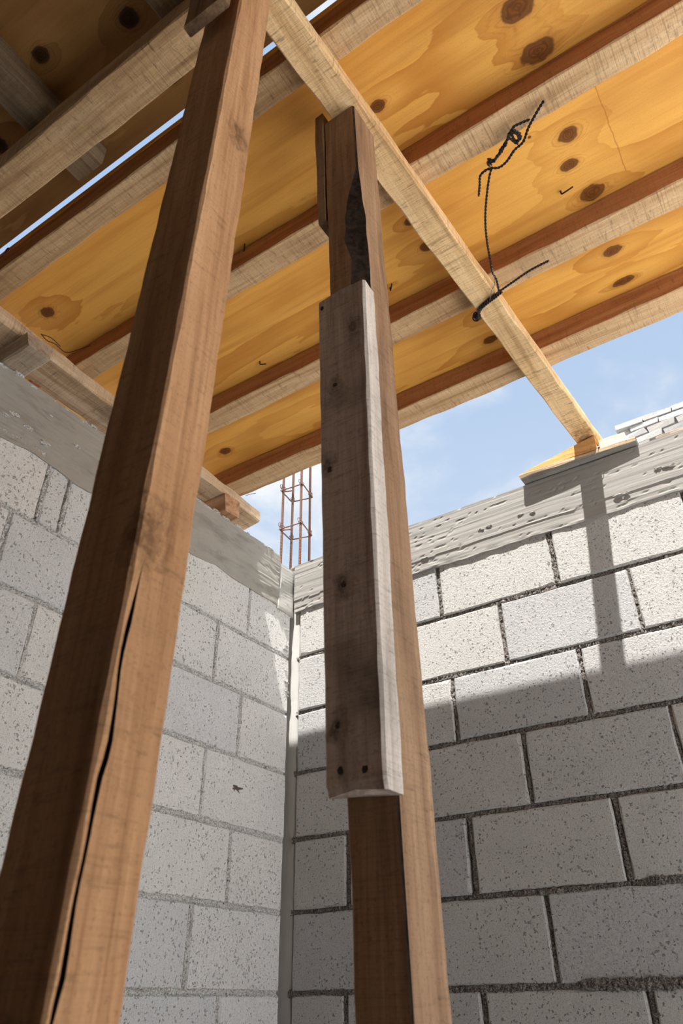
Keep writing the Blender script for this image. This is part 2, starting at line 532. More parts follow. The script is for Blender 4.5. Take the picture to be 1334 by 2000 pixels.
def loft(name, rings, mats, parent=None, mids=None, origin=None, caps=True, cap_mid=0):
    n = len(rings[0])
    V = [v for r in rings for v in r]
    F, MI = [], []
    for i in range(len(rings) - 1):
        for j in range(n):
            j2 = (j + 1) % n
            F.append((i * n + j, i * n + j2, (i + 1) * n + j2, (i + 1) * n + j))
            MI.append(mids[j] if mids else 0)
    if caps:
        F.append(tuple(range(n - 1, -1, -1)))
        MI.append(cap_mid)
        F.append(tuple((len(rings) - 1) * n + j for j in range(n)))
        MI.append(cap_mid)
    me = mesh_of(name, V, F, None)
    if not isinstance(mats, (list, tuple)):
        mats = [mats]
    o = link(name, me, None, parent)
    for mm in mats:
        me.materials.append(mm)
    me.polygons.foreach_set('material_index', np.array(MI, dtype=np.int32))
    import bmesh
    bm = bmesh.new()
    bm.from_mesh(me)
    bmesh.ops.recalc_face_normals(bm, faces=bm.faces)
    bm.to_mesh(me)
    bm.free()
    if origin is not None:
        set_origin(o, origin)
    return o


def wav(s, seed, amp, f=1.0):
    return amp * (math.sin(s * 9.1 * f + seed * 1.7) * 0.5 + math.sin(s * 23.7 * f + seed * 3.1) * 0.3 + math.sin(s * 57 * f + seed * 5.3) * 0.2)


def timber(name, a, b, mats, parent=None, step=0.03, ch=0.003, jit=0.0012, origin=None, mids=None, cap_mid=0):
    """sawn stick lofted from end section a (4 corners) to end section b; chamfered, slightly uneven arrises"""
    a = [Vector(v) for v in a]
    b = [Vector(v) for v in b]
    L = (sum(b, Vector()) / 4 - sum(a, Vector()) / 4).length
    n = max(2, int(L / step) + 1)
    seed = random.random() * 20
    rings = []
    for i in range(n):
        t = i / (n - 1)
        c = [a[j].lerp(b[j], t) for j in range(4)]
        ctr = sum(c, Vector()) / 4
        ring = []
        for j in range(4):
            p, pr, nx = c[j], c[j - 1], c[(j + 1) % 4]
            u1 = (pr - p).normalized()
            u2 = (nx - p).normalized()
            e = ch * (1 + 0.6 * math.sin(t * L * 40 + j * 2 + seed)) + abs(wav(t * L, seed + j, jit))
            off = u1 * wav(t * L, seed + j * 2.3, jit) + u2 * wav(t * L, seed + j * 4.1 + 2, jit)
            ring.append(p + u1 * e + off)
            ring.append(p + u2 * e + off)
        if i in (0, n - 1):
            ring = [ctr + (q - ctr) * 0.985 for q in ring]
        rings.append(ring)
    mm = None
    if mids:
        mm = []
        for j in range(4):
            mm += [mids[j], mids[j]]
    return loft(name, rings, mats, parent, mm, origin, True, cap_mid)


def bar_box(name, x0, x1, y0, y1, z0, z1, mats, parent=None, axis=0, **kw):
    if axis == 0:
        a = [(x0, y0, z0), (x0, y1, z0), (x0, y1, z1), (x0, y0, z1)]
        b = [(x1, y0, z0), (x1, y1, z0), (x1, y1, z1), (x1, y0, z1)]
    elif axis == 1:
        a = [(x0, y0, z0), (x1, y0, z0), (x1, y0, z1), (x0, y0, z1)]
        b = [(x0, y1, z0), (x1, y1, z0), (x1, y1, z1), (x0, y1, z1)]
    else:
        a = [(x0, y0, z0), (x1, y0, z0), (x1, y1, z0), (x0, y1, z0)]
        b = [(x0, y0, z1), (x1, y0, z1), (x1, y1, z1), (x0, y1, z1)]
    return timber(name, a, b, mats, parent, **kw)


def tube_mesh(paths, rad, n=6):
    """one mesh holding round sweeps along the given point lists"""
    V, F = [], []
    for pts in paths:
        pts = [Vector(p) for p in pts]
        base = len(V)
        up = Vector((0.3, 0.2, 0.93))
        for i, p in enumerate(pts):
            t = (pts[min(i + 1, len(pts) - 1)] - pts[max(i - 1, 0)]).normalized()
            s = t.cross(up)
            if s.length < 1e-4:
                s = t.cross(Vector((1, 0, 0)))
            s.normalize()
            u = s.cross(t)
            for j in range(n):
                a = 2 * math.pi * j / n
                V.append(p + s * math.cos(a) * rad + u * math.sin(a) * rad)
        for i in range(len(pts) - 1):
            for j in range(n):
                F.append((base + i * n + j, base + i * n + (j + 1) % n, base + (i + 1) * n + (j + 1) % n, base + (i + 1) * n + j))
        F.append(tuple(base + j for j in range(n))[::-1])
        F.append(tuple(base + (len(pts) - 1) * n + j for j in range(n)))
    return mesh_of('sweep', V, F, smooth=True)


def smooth_path(pts, per=8):
    pts = [Vector(p) for p in pts]
    out = []
    for i in range(len(pts) - 1):
        p0 = pts[max(i - 1, 0)]
        p1, p2 = pts[i], pts[i + 1]
        p3 = pts[min(i + 2, len(pts) - 1)]
        for j in range(per):
            t = j / per
            out.append(0.5 * ((2 * p1) + (p2 - p0) * t + (2 * p0 - 5 * p1 + 4 * p2 - p3) * t * t + (3 * p1 - p0 - 3 * p2 + p3) * t ** 3))
    out.append(pts[-1])
    return out


def twist(path, rad, pitch):
    """two strands wound round a path"""
    path = [Vector(p) for p in path]
    # resample
    res = [path[0]]
    for p in path[1:]:
        d = (p - res[-1]).length
        m = max(1, int(d / (pitch / 7)))
        q = res[-1]
        for i in range(1, m + 1):
            res.append(q.lerp(p, i / m))
    s = 0.0
    A, B = [], []
    for i, p in enumerate(res):
        t = (res[min(i + 1, len(res) - 1)] - res[max(i - 1, 0)]).normalized()
        if i:
            s += (p - res[i - 1]).length
        e1 = t.cross(Vector((0.2, 0.3, 0.93))).normalized()
        e2 = e1.cross(t)
        a = 2 * math.pi * s / pitch
        o = (e1 * math.cos(a) + e2 * math.sin(a)) * rad
        A.append(p + o)
        B.append(p - o)
    return [A, B]


def vnoise(x, y, seed=0):
    """numpy value noise"""
    xi, yi = np.floor(x).astype(np.int64), np.floor(y).astype(np.int64)
    xf, yf = x - xi, y - yi
    xf = xf * xf * (3 - 2 * xf)
    yf = yf * yf * (3 - 2 * yf)

    def h(a, b):
        v = np.sin(a * 127.1 + b * 311.7 + seed * 74.7) * 43758.5453
        return v - np.floor(v)
    return (h(xi, yi) * (1 - xf) + h(xi + 1, yi) * xf) * (1 - yf) + (h(xi, yi + 1) * (1 - xf) + h(xi + 1, yi + 1) * xf) * yf


def fbm(x, y, seed=0, o=4):
    s, a, t = 0, 0.5, 0
    for i in range(o):
        s = s + a * vnoise(x * 2 ** i, y * 2 ** i, seed + i)
        t += a
        a *= 0.5
    return s / t


# ================================================================== SETTING
FLOOR = -2.36
# ---- unseen floors: rear kept dark against bounce, pale slabs added to bounce sunlight
o = bar_box('floor', -0.16, 2.00, -6.0, -1.30, FLOOR - 0.15, FLOOR, M['earth'], step=1.0, ch=0.001, jit=0)
o['kind'] = 'structure'
o['label'] = 'bare earth floor of the room under the older deck'
o = bar_box('floor', -0.16, 2.00, -1.30, 0.0, FLOOR - 0.15, FLOOR, M['ground'], step=1.0, ch=0.001, jit=0)
o['kind'] = 'structure'
o['label'] = 'pale floor strip added unseen at the foot of the walls to bounce light'
o = bar_box('floor', 2.00, 14.0, -14.0, 12.0, FLOOR - 0.15, FLOOR, M['ground'], step=1.0, ch=0.001, jit=0)
o['kind'] = 'structure'
o['label'] = 'unseen pale yard slab added beyond the open side to bounce sunlight'

WT = 0.15          # wall thickness
H_C = 0.2          # course height
NC = 12


def face_mat(side):
    # local block frame (s along wall, d outward, z) -> world
    if side == 'right':
        return lambda s, d, z: (s, -d, z)
    return lambda s, d, z: (d, -s, z)       # s = -y


def block_mesh(L, H, seed):
    r = random.Random(seed)
    per = []
    nx, nz = max(3, int(L / 0.045)), 4
    for i in range(nx):
        per.append((L * i / nx, 0))
    for i in range(nz):
        per.append((L, H * i / nz))
    for i in range(nx):
        per.append((L * (1 - i / nx), H))
    for i in range(nz):
        per.append((0, H * (1 - i / nz)))
    chip = [r.random() < 0.3 for _ in range(4)]
    corners = [(0, 0), (L, 0), (L, H), (0, H)]
    outer, mid, inner = [], [], []
    for (a, b) in per:
        ja, jb = r.uniform(-.0016, .0016), r.uniform(-.0016, .0016)
        ia = min(max(a, 0.0045), L - 0.0045)
        ib = min(max(b, 0.0045), H - 0.0045)
        c = r.uniform(0.6, 1.3)
        dd = 0.0
        for q, (cx, cz) in enumerate(corners):
            if chip[q] and abs(a - cx) + abs(b - cz) < 0.03:
                dd = 0.007
        ia2 = a + (ia - a) * c + (dd if a < L / 2 else -dd)
        ib2 = b + (ib - b) * c + (dd if b < H / 2 else -dd)
        outer.append((a, -0.035, b))
        mid.append((a + ja, -0.0045, b + jb))
        inner.append((ia2, 0.0, ib2))
    n = len(per)
    V = outer + mid + inner
    F = []
    for lvl in range(2):
        for j in range(n):
            j2 = (j + 1) % n
            F.append((lvl * n + j, lvl * n + j2, (lvl + 1) * n + j2, (lvl + 1) * n + j))
    F.append(tuple(2 * n + j for j in range(n)))
    return V, F


_bcache = {}


def add_block(parent, side, s0, s1, z0, z1, mat, out=0.0):
    g = 0.0065 if side == 'right' else 0.0048
    L, H = round(s1 - s0 - 2 * g, 3), round(z1 - z0 - 2 * g, 3)
    key = (side, round(L, 2), round(H, 3), random.randrange(5))
    if key not in _bcache:
        V, F = block_mesh(L, H, len(_bcache) * 17 + 3)
        fm = face_mat(side)
        me = mesh_of('block', [fm(a, d, b) for a, d, b in V], F)
        import bmesh
        bm = bmesh.new()
        bm.from_mesh(me)
        bmesh.ops.recalc_face_normals(bm, faces=bm.faces)
        bm.to_mesh(me)
        bm.free()
        me.materials.append(mat)
        _bcache[key] = me
    o = bpy.data.objects.new('block', _bcache[key])
    COL.objects.link(o)
    fm = face_mat(side)
    o.location = fm(s0 + g, out, z0 + g)
    o.parent = parent
    tilt = random.uniform(-0.0035, 0.0035)
    if side == 'right':
        o.rotation_euler = (0, tilt, random.uniform(-.003, .003))
    else:
        o.rotation_euler = (tilt, 0, random.uniform(-.003, .003))
    return o


def mortar(side, beds, heads, parent, mat, lo=-0.006, amp=0.006):
    """rough granular joints as real relief: beds=(s0,s1,z,bulge fn), heads=(s,z0,z1)"""
    V, F = [], []
    fm = face_mat(side)
    base = 0
    for (kind, a0, a1, c, bul) in [('b',) + b for b in beds] + [('h', h[1], h[2], h[0], None) for h in heads]:
        n = max(4, int((a1 - a0) / 0.0038))
        t = np.linspace(a0, a1, n)
        wob = (fbm(t * 9, t * 0 + c * 31, 3) - 0.5) * 0.010
        prof = np.array([-1.25, -0.8, -0.3, 0.3, 0.8, 1.25])
        hw = (0.0082 if kind == 'b' else 0.0072) * (1.0 if side == 'right' else 0.72) * (0.75 + 0.6 * fbm(t * 25, t * 0 + c * 7, 13))
        low = lo + (fbm(t * 6, t * 0 + c * 17, 8) - 0.5) * 0.012
        if bul is not None:
            low = low + np.array([bul(v) for v in t])
        D = np.zeros((n, 6))
        S = np.zeros((n, 6))
        for j, pj in enumerate(prof):
            e = 1 - abs(pj) / 1.25
            D[:, j] = -0.012 + (low + 0.012) * (1.0 if e > 0.3 else (0.55 if e > 0.01 else 0.0)) + rng.normal(0, amp * 0.33, n) * (1 if e > 0.01 else 0)
            if bul is not None:
                extra = np.array([max(0.0, bul(v)) for v in t])
            else:
                extra = 0.0
            S[:, j] = c + wob + pj * (hw + extra * 0.35) + rng.normal(0, 0.0017, n)
        for j in range(6):
            for_i = np.stack([t, D[:, j], S[:, j]], 1) if kind == 'b' else np.stack([S[:, j], D[:, j], t], 1)
            if side == 'right':
                W = np.stack([for_i[:, 0], -for_i[:, 1], for_i[:, 2]], 1)
            else:
                W = np.stack([for_i[:, 1], -for_i[:, 0], for_i[:, 2]], 1)
            V.append(W)
        idx = np.arange(n - 1)
        for j in range(5):
            F.append(np.stack([base + j * n + idx, base + j * n + idx + 1, base + (j + 1) * n + idx + 1, base + (j + 1) * n + idx], 1))
        base += 6 * n
    me = mesh_np('mortar', np.concatenate(V), np.concatenate(F), True)
    o = link('mortar', me, mat, parent)
    o['kind'] = 'stuff'
    return o


# ---- right wall -----------------------------------------------------------
XR = 1.98
wall_r = bar_box('wall_right', -0.15, XR, 0.0125, WT, FLOOR, -0.004, M['mortar_r'], step=0.5, ch=0.001, jit=0)
wall_r['kind'] = 'structure'
wall_r['label'] = 'bare pitted concrete block wall with dark rough joints, partly sunlit'
A_J = {0: [.205, .600, .988, 1.385], 2: [.215, .614, 1.006, 1.40], 4: [.23, .625, 1.0215, 1.415], 6: [.215, .635, 1.18, 1.57]}
B_J = {1: [.40, .795, 1.187, 1.58], 3: [.41, .809, 1.20, 1.60], 5: [.41, .8085, 1.21, 1.60]}
hd = []
for c in range(NC):
    z1, z0 = -H_C * c, max(-H_C * (c + 1), FLOOR + 0.001)
    if z1 - z0 < 0.05:
        continue
    if c in A_J:
        js = list(A_J[c])
    elif c in B_J:
        js = list(B_J[c])
    else:
        js = [.21, .61, 1.0, 1.4] if c % 2 == 0 else [.40, .80, 1.2, 1.6]
    if c == 6:
        g1, g2 = hit(944, 1950, 1, 0)[0], hit(1270, 1945, 1, 0)[0]
        js = [.215, g1, g2, g2 + .4]
    while js[-1] + 0.395 < XR - 0.1:
        js.append(js[-1] + 0.396)
    ed = [0.028] + js + [XR]
    for a, b in zip(ed[:-1], ed[1:]):
        add_block(wall_r, 'right', a, b, z0, z1, M['block_r'], random.uniform(-.001, .0015))
    for j in js:
        hd.append((j, z0 + 0.004, z1 - 0.004))


def bulge6(x):
    return 0.010 * max(0, min(1, (x - 0.84) * 25)) + 0.002
def bulge5(x):
    return 0.006 * max(0, min(1, (x - 1.03) * 20))


beds = []
for c in range(0, NC):
    beds.append((0.02, XR, -H_C * c, bulge6 if c == 6 else bulge5 if c == 5 else None))
mortar('right', beds, hd, wall_r, M['mortar_r'])


def bond_beam(side, s0, s1, z0, z1, parent, mat, proud, relief, name, seed, backd=WT, ragged=0.010):
    """cast concrete cap beam: uneven board-formed face with ragged lower lip"""
    ns, nz = int((s1 - s0) / 0.008), 34
    s = np.linspace(s0, s1, ns)
    v = np.linspace(0, 1, nz)
    S, Vv = np.meshgrid(s, v, indexing='ij')
    low = z0 + (fbm(s * 7, s * 0 + 2.2, seed, 5) - 0.5) * 2 * ragged
    top = z1 + (fbm(s * 5, s * 0 + 7.7, seed + 3, 5) - 0.5) * 0.014
    Z = low[:, None] + (top - low)[:, None] * Vv
    grain = fbm(S * 2.2, Z * 120, seed + 5, 4)
    crack = np.abs(fbm(S * 3.2, Z * 34 + S * 0.6, seed + 9, 4) - 0.5)
    D = proud + (grain - 0.5) * relief - np.clip(0.012 - crack, 0, 1) * relief * 90
    lip = np.exp(-((Z - low[:, None]) / 0.010) ** 2)
    D = D + lip * (fbm(S * 20, Z * 20, seed + 1, 3) - 0.35) * 0.010
    step_line = z0 + 0.045 + (fbm(s * 3, s * 0 + 1.1, seed + 4, 3) - 0.5) * 0.03
    D = D + np.where(Z < step_line[:, None], -0.003, 0.0)
    D[:, 0] = np.minimum(D[:, 0], proud - 0.002)
    def W(a, d, z):
        return np.stack([a, -d, z], -1) if side == 'right' else np.stack([d, -a, z], -1)
    G = W(S, D, Z).reshape(-1, 3)
    # back verts: bottom return, top back, bottom back
    botb = W(s, np.full(ns, -0.02), low)
    topb = W(s, np.full(ns, -backd), top - 0.004)
    bb = W(s, np.full(ns, -backd), np.full(ns, z0))
    V = np.concatenate([G, botb, topb, bb])
    i = np.arange(ns - 1)
    F = []
    for j in range(nz - 1):
        F.append(np.stack([i * nz + j, (i + 1) * nz + j, (i + 1) * nz + j + 1, i * nz + j + 1], 1))
    nb, nt, n3 = ns * nz, ns * nz + ns, ns * nz + 2 * ns
    F.append(np.stack([nb + i, nb + i + 1, (i + 1) * nz, i * nz], 1))
    F.append(np.stack([i * nz + nz - 1, (i + 1) * nz + nz - 1, nt + i + 1, nt + i], 1))
    F.append(np.stack([nt + i, nt + i + 1, n3 + i + 1, n3 + i], 1))
    F.append(np.stack([n3 + i, n3 + i + 1, nb + i + 1, nb + i], 1))
    for e in (0, ns - 1):      # end closures
        for j in range(0, nz - 1):
            F.append(np.array([[e * nz + j, e * nz + j + 1, nt + e, nb + e]]))
    me = mesh_np(name, V, np.concatenate(F), False)
    return link(name, me, mat, parent)


bond_r = bond_beam('right', 0.012, XR, -0.018, 0.178, wall_r, M['bond_r'], 0.010, 0.0028, 'concrete_beam', 2)
bond_r['label'] = 'board-marked grey concrete cap beam with ragged lower lip'

# lumps of spilled mortar on the cap beam
def lump(parent, side, px, py, r, mat, flat=0.5, name='mortar_lump', plane=0.0):
    h = hit(px, py, 1 if side == 'right' else 0, -plane if side == 'right' else plane)
    V, F = [], []
    nu, nv = 9, 6
    sd = random.random() * 50
    for i in range(nv + 1):
        th = math.pi * i / nv
        for j in range(nu):
            ph = 2 * math.pi * j / nu
            rr = r * (1 + random.uniform(-.5, .5))
            a, b, c = rr * math.sin(th) * math.cos(ph) * 1.9, rr * math.cos(th) * 0.6, rr * math.sin(th) * math.sin(ph) * flat
            V.append((a, -c, b) if side == 'right' else (c, a, b))
    for i in range(nv):
        for j in range(nu):
            F.append((i * nu + j, i * nu + (j + 1) % nu, (i + 1) * nu + (j + 1) % nu, (i + 1) * nu + j))
    me = mesh_of(name, V, F)
    o = link(name, me, mat, parent)
    o.location = h
    return o


for (px, py, r) in [(1306, 910, .008), (1284, 915, .006), (954, 1028, .006), (940, 1034, .005), (1016, 1005, .005),
                    (1040, 1001, .006), (1205, 968, .007), (1222, 963, .006), (828, 1090, .006)]:
    lump(wall_r, 'right', px, py, r, M['bond_r'], 0.5, plane=0.012)

# ---- corner column ---------------------------------------------------------
colm = bar_box('corner_column', -0.15, 0.0285, 0.009, 0.148, FLOOR + 0.002, 0.150, M['column'], wall_r, axis=2, step=0.05, ch=0.002, jit=0.0015)
colm['label'] = 'narrow cast concrete corner column strip'

# ---- left wall --------------------------------------------------------------
YL = 3.60
wall_l = bar_box('wall_left', -WT, -0.0125, -YL, -0.008, FLOOR, -0.004, M['mortar_l'], axis=1, step=0.5, ch=0.001, jit=0)
wall_l['kind'] = 'structure'
wall_l['label'] = 'pale grey concrete block wall under the ledger, standing in shade'
wl2 = bar_box('wall_left', -WT, -0.002, -6.0, -YL - 0.001, FLOOR, 0.255, M['rear'], axis=1, step=0.5, ch=0.001, jit=0)
wl2['kind'] = 'structure'
wl2['label'] = 'unseen dark stretch of wall deep in the room'
LJ = {0: [.245, .635, 1.02, 1.09], 1: [.388, .775, 1.16], 2: [.256, .645, 1.031], 3: [.392, .785, 1.175], 4: [.258, .65, 1.04],
      5: [.394, .79, 1.18], 6: [.265, .66, 1.05]}
hd = []
for c in range(NC):
    z1, z0 = -H_C * c, max(-H_C * (c + 1), FLOOR + 0.001)
    if z1 - z0 < 0.05:
        continue
    js = list(LJ.get(c, [.26, .65, 1.04] if c % 2 == 0 else [.39, .785, 1.175]))
    while js[-1] + 0.39 < YL - 0.1:
        js.append(js[-1] + 0.391)
    ed = [0.006] + js + [YL]
    for a, b in zip(ed[:-1], ed[1:]):
        add_block(wall_l, 'left', a, b, z0, z1, M['block_l'], random.uniform(-.001, .0015))
    for j in js:
        hd.append((j, z0 + 0.004, z1 - 0.004))
beds = [(0.022, YL, -H_C * c, (lambda x: 0.004) if c >= 4 else None) for c in range(NC)]
mortar('left', beds, hd, wall_l, M['mortar_l'], lo=-0.0015, amp=0.005)
bond_l = bond_beam('left', 0.095, YL, -0.022, 0.183, wall_l, M['bond_l'], 0.006, 0.0025, 'concrete_beam', 5, ragged=0.014)
bond_l['label'] = 'smooth stained concrete cap beam with crumbling edge'
# cast corner head between the two cap beams
ch_ = bar_box('column_head', -0.149, 0.004, -0.094, 0.0085, -0.035, 0.157, M['head'], wall_l, axis=2, step=0.012, ch=0.005, jit=0.006)
ch_['label'] = 'smooth cast concrete corner head'
for (px, py, r) in [(86, 866, .010), (150, 872, .007), (100, 812, .004), (30, 810, .008), (55, 835, .008), (8, 808, .008)]:
    lump(wall_l, 'left', px, py, r, M['mortar_l'], 0.55, plane=0.006)
# crumbly bead along the top edge of the left cap beam
for i in range(26):
    y = -1.34 + i * 0.05 + random.uniform(-.015, .015)
    if -0.12 < y:
        continue
    V = []
    o = lump(wall_l, 'left', 100, 800, random.uniform(.006, .011), M['mortar_l'], 0.8)
    o.location = (0.003, y, 0.181 + random.uniform(-.004, .004))
# chipped hole in the left wall block and mortar crumbs in the corner
for (px, py, r) in [(461, 1540, .016)]:
    o = lump(wall_l, 'left', px, py, r, plain('chip_dark', (0.16, 0.12, 0.10), 1.0, 0.5, 200.0), 0.15, 'chip', 0.0005)
for i in range(14):
    o = lump(wall_l, 'left', 545, 1200, random.uniform(.003, .008), M['mortar_l'], 0.5)
    o.location = (random.uniform(-0.002, 0.001), random.uniform(-.05, -.012), -0.02 - 0.33 * random.random() ** 2)
for i in range(16):
    o = lump(wall_r, 'right', 600, 1100, random.uniform(.005, .013), M['bond_r'], 0.8)
    o.location = (random.uniform(0.0, 0.10), random.uniform(-.008, .06), 0.165 + random.uniform(-.012, .012))

# ---- unseen walls added to block yard light from the posts' near faces ----
o = bar_box('wall_back_blocker', -0.15, 2.41, -6.0, -5.85, FLOOR, 0.299, M['rear'], step=0.5, ch=0.001, jit=0)
o['kind'] = 'structure'
o['label'] = 'unseen dark wall added at the back to keep light off the post fronts'
o = bar_box('wall_side_blocker', 2.26, 2.41, -5.85, -1.72, FLOOR, 0.299, M['rear'], axis=1, step=0.5, ch=0.001, jit=0)
o['kind'] = 'structure'
o['label'] = 'unseen dark wall added beside the open side to block yard light'

# ================================================================== DECK 1
XE = 2.20
JZ0, JZ1 = 0.300, DZ1 - 0.0010


def place(o, label, cat, group=None):
    return tag(o, label, cat, group)


JO = [  # y_far(front edge), y_near, z bottom, label
    (-0.353, -0.437, 0.288, 'outermost sawn joist at the open edge beside the sky'),
    (-0.680, -0.752, 0.300, 'sawn joist under the plywood crossing above the wire-wrapped spot of the beam'),
    (-1.058, -1.122, 0.300, 'sawn joist under the plywood just above the hanging wire coil'),
    (-1.387, -1.446, 0.300, 'sawn joist under the plywood edge beside the bright sky gap')]
for i, (yf, yn, zb, lab) in enumerate(JO):
    x0 = [-0.075, -0.72, -0.70, -0.71][i]
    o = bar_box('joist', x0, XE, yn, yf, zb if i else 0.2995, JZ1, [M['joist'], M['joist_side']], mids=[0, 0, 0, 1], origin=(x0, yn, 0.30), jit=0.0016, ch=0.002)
    place(o, lab, 'joist', 'joists carrying the plywood deck')

# plywood deck sheets (joints fall over hidden runs)
ply = bar_box('plywood_sheet', -0.75, XE, -1.4475, -0.350, DZ1, DZ1 + 0.018, [M['ply'], M['ply_top']], mids=[0, 0, 1, 0], step=0.3, ch=0.0008, jit=0.0)
set_origin(ply, (-0.75, -1.4475, DZ1))
place(ply, 'bright orange knotty plywood sheet lying on the sawn joists', 'plywood')


def bent_nail(px, py, z, L, ang, parent):
    h = Vector(hit(px, py, 2, z))
    d = Vector((math.cos(ang), math.sin(ang), 0))
    pts = [h + Vector((0, 0, 0.004)), h + Vector((0, 0, -0.010)), h + Vector((0, 0, -0.014)) + d * 0.006, h + Vector((0, 0, -0.016)) + d * L]
    o = link('nail', tube_mesh([smooth_path(pts, 4)], 0.0020, 6), M['nail'])
    o.parent = parent
    o.matrix_parent_inverse = parent.matrix_world.inverted() if False else Matrix.Translation(-Vector(parent.location))
    return o


bpy.context.view_layer.update()
for (px, py, L, a) in [(1095, 373, .030, -0.2), (762, 562, .026, -0.9), (508, 706, .020, 0.3), (478, 477, .012, 2.4), (1078, 700, .012, -0.5)]:
    bent_nail(px, py, DZ1, L, a, ply)

# ---- main beam under the joists ------------------------------------------------
def bx(y):      # beam is set slightly skew
    return 1.138 + 0.0535 * y
yb0, yb1 = -2.78, 0.085
BZ0, BZ1 = 0.258, 0.2995
a = [(bx(yb0), yb0, BZ0), (bx(yb0) + .0655, yb0, BZ0), (bx(yb0) + .0655, yb0, BZ1), (bx(yb0), yb0, BZ1)]
b = [(bx(yb1), yb1, BZ0), (bx(yb1) + .0655, yb1, BZ0), (bx(yb1) + .0655, yb1, BZ1), (bx(yb1), yb1, BZ1)]
beam = timber('support_beam', a, b, M['beam'], origin=(bx(yb0), yb0, BZ0), jit=0.0016, ch=0.002)
place(beam, 'long pale sawn beam running under the joists to the sunlit block wall', 'beam')

# ---- ledger on the left wall ----------------------------------------------------
yl0, yl1 = -2.78, -0.238
def lx(y):
    return 0.008 - 0.040 * y
a = [(lx(yl0) - .118, yl0, .256), (lx(yl0), yl0, .256), (lx(yl0), yl0, .2995), (lx(yl0) - .118, yl0, .2995)]
b = [(lx(yl1) - .118, yl1 + .02, .256), (lx(yl1), yl1, .256), (lx(yl1), yl1, .2995), (lx(yl1) - .118, yl1 + .02, .2995)]
led = timber('ledger_board', a, b, M['ledger'], origin=(lx(yl0), yl0, .256), jit=0.002, ch=0.003)
place(led, 'stained pale ledger board on offcuts along the left block wall', 'board')

o = timber('offcut_block', [(-0.13, -1.308, .1835), (-0.13, -1.226, .1835), (-0.13, -1.222, .2555), (-0.13, -1.304, .2555)],
           [(0.113, -1.304, .192), (0.108, -1.231, .192), (0.082, -1.217, .2555), (0.088, -1.300, .2555)], M['stub'], jit=0.003, ch=0.003)
set_origin(o, (-0.13, -1.3, .184))
place(o, 'grey split offcut block under the ledger, on the stained cap beam', 'wood block', 'offcut blocks under the ledger')
o = timber('offcut_block', [(-0.13, -0.440, .1835), (-0.13, -0.375, .1835), (-0.13, -0.372, .2555), (-0.13, -0.445, .2555)],
           [(0.030, -0.436, .190), (0.036, -0.372, .190), (0.040, -0.380, .2555), (0.034, -0.450, .2555)], M['stub_red'], jit=0.003, ch=0.003)
set_origin(o, (-0.13, -.44, .184))
place(o, 'reddish offcut block with splintered grain under the ledger end by the corner', 'wood block', 'offcut blocks under the ledger')
o = bar_box('offcut_block', -0.13, 0.085, -1.475, -1.385, .1835, .2555, M['stub'], jit=0.003, ch=0.003)
set_origin(o, (-0.13, -1.475, .184))
place(o, 'dark offcut block under the ledger, next behind the grey split one', 'wood block', 'offcut blocks under the ledger')

# ================================================================== DECK 2
brr = bar_box('bearer', -0.10, XE, -1.617, -1.534, 0.300, 0.3695, M['joist'], jit=0.0018, ch=0.002)
set_origin(brr, (-.1, -1.617, .3))
place(brr, 'wide dark-stained bearer below the old knotty plywood, parallel to the sky gap', 'joist')
for (x0, x1, y1, lab) in [(0.462, 0.542, -1.476, 'dark cross joist with a blunt end poking past the wide bearer'),
                          (0.864, 0.935, -1.50, 'dark cross joist above the wide bearer, beside the tan post'),
                          (0.05, 0.12, -1.50, 'dark cross joist above the wide bearer, next to the left wall'),
                          (1.60, 1.67, -1.50, 'dark cross joist above the wide bearer, beyond the support beam')]:
    o = bar_box('cross_joist', x0, x1, -5.9, y1, 0.3705, 0.4380, M['cross'], axis=1, jit=0.0015, ch=0.003)
    set_origin(o, (x0, y1, .37))
    place(o, lab, 'joist', 'cross joists of the older deck')
bar2 = bar_box('bearer', -0.10, XE, -2.92, -2.84, 0.300, 0.3690, M['joist'])
set_origin(bar2, (-.1, -2.92, .3))
place(bar2, 'second wide bearer below the old plywood, deep inside the room', 'joist')
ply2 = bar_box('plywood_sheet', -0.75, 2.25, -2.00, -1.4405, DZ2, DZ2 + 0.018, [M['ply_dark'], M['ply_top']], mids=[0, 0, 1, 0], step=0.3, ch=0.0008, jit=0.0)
set_origin(ply2, (-.75, -2.00, DZ2))
place(ply2, 'dark old plywood sheet with black knot holes above the cross joists', 'plywood')
ply3 = bar_box('plywood_sheet', -0.14, 3.10, -6.0, -2.002, DZ2, DZ2 + 0.018, [M['ply_dark'], M['ply_top']], mids=[0, 0, 1, 0], step=0.3, ch=0.0008, jit=0.0)  # unseen sheet, widened to keep sun off the ground beside the room
set_origin(ply3, (-.14, -6.0, DZ2))
place(ply3, 'large dark plywood sheet added unseen over the rear to shade the ground', 'plywood')
# round pipe-like nail/tie in the gap at the far left
h = Vector(hit(14, 488, 1, -1.452))
o = link('wire_loop', tube_mesh([[h + Vector((0.006 * math.cos(t), 0, 0.006 * math.sin(t))) for t in np.linspace(0, 6.1, 14)],
                                 [h + Vector((0, 0, -.006)), h + Vector((-.012, 0, -.014)), h + Vector((-.03, 0, -.016))]], 0.0016), M['rust'])
place(o, 'small rusty wire loop in the bright gap between the decks', 'wire')

# ================================================================== POSTS
# tan post: edges follow the photo; split runs down its lit face
def lerp(a, b, t):
    return a + (b - a) * t


PZ0, PZ1 = FLOOR, BZ0 - 0.0005
P1 = dict(b=(1.046, 1.120, -1.671, -1.616), t=(1.063, 1.136, -1.656, -1.594))   # x0,x1,y0,y1 at z=-1.15 / z=+0.1


def p1sec(z):
    t = (z + 1.15) / 1.25
    return [lerp(P1['b'][i], P1['t'][i], t) for i in range(4)]


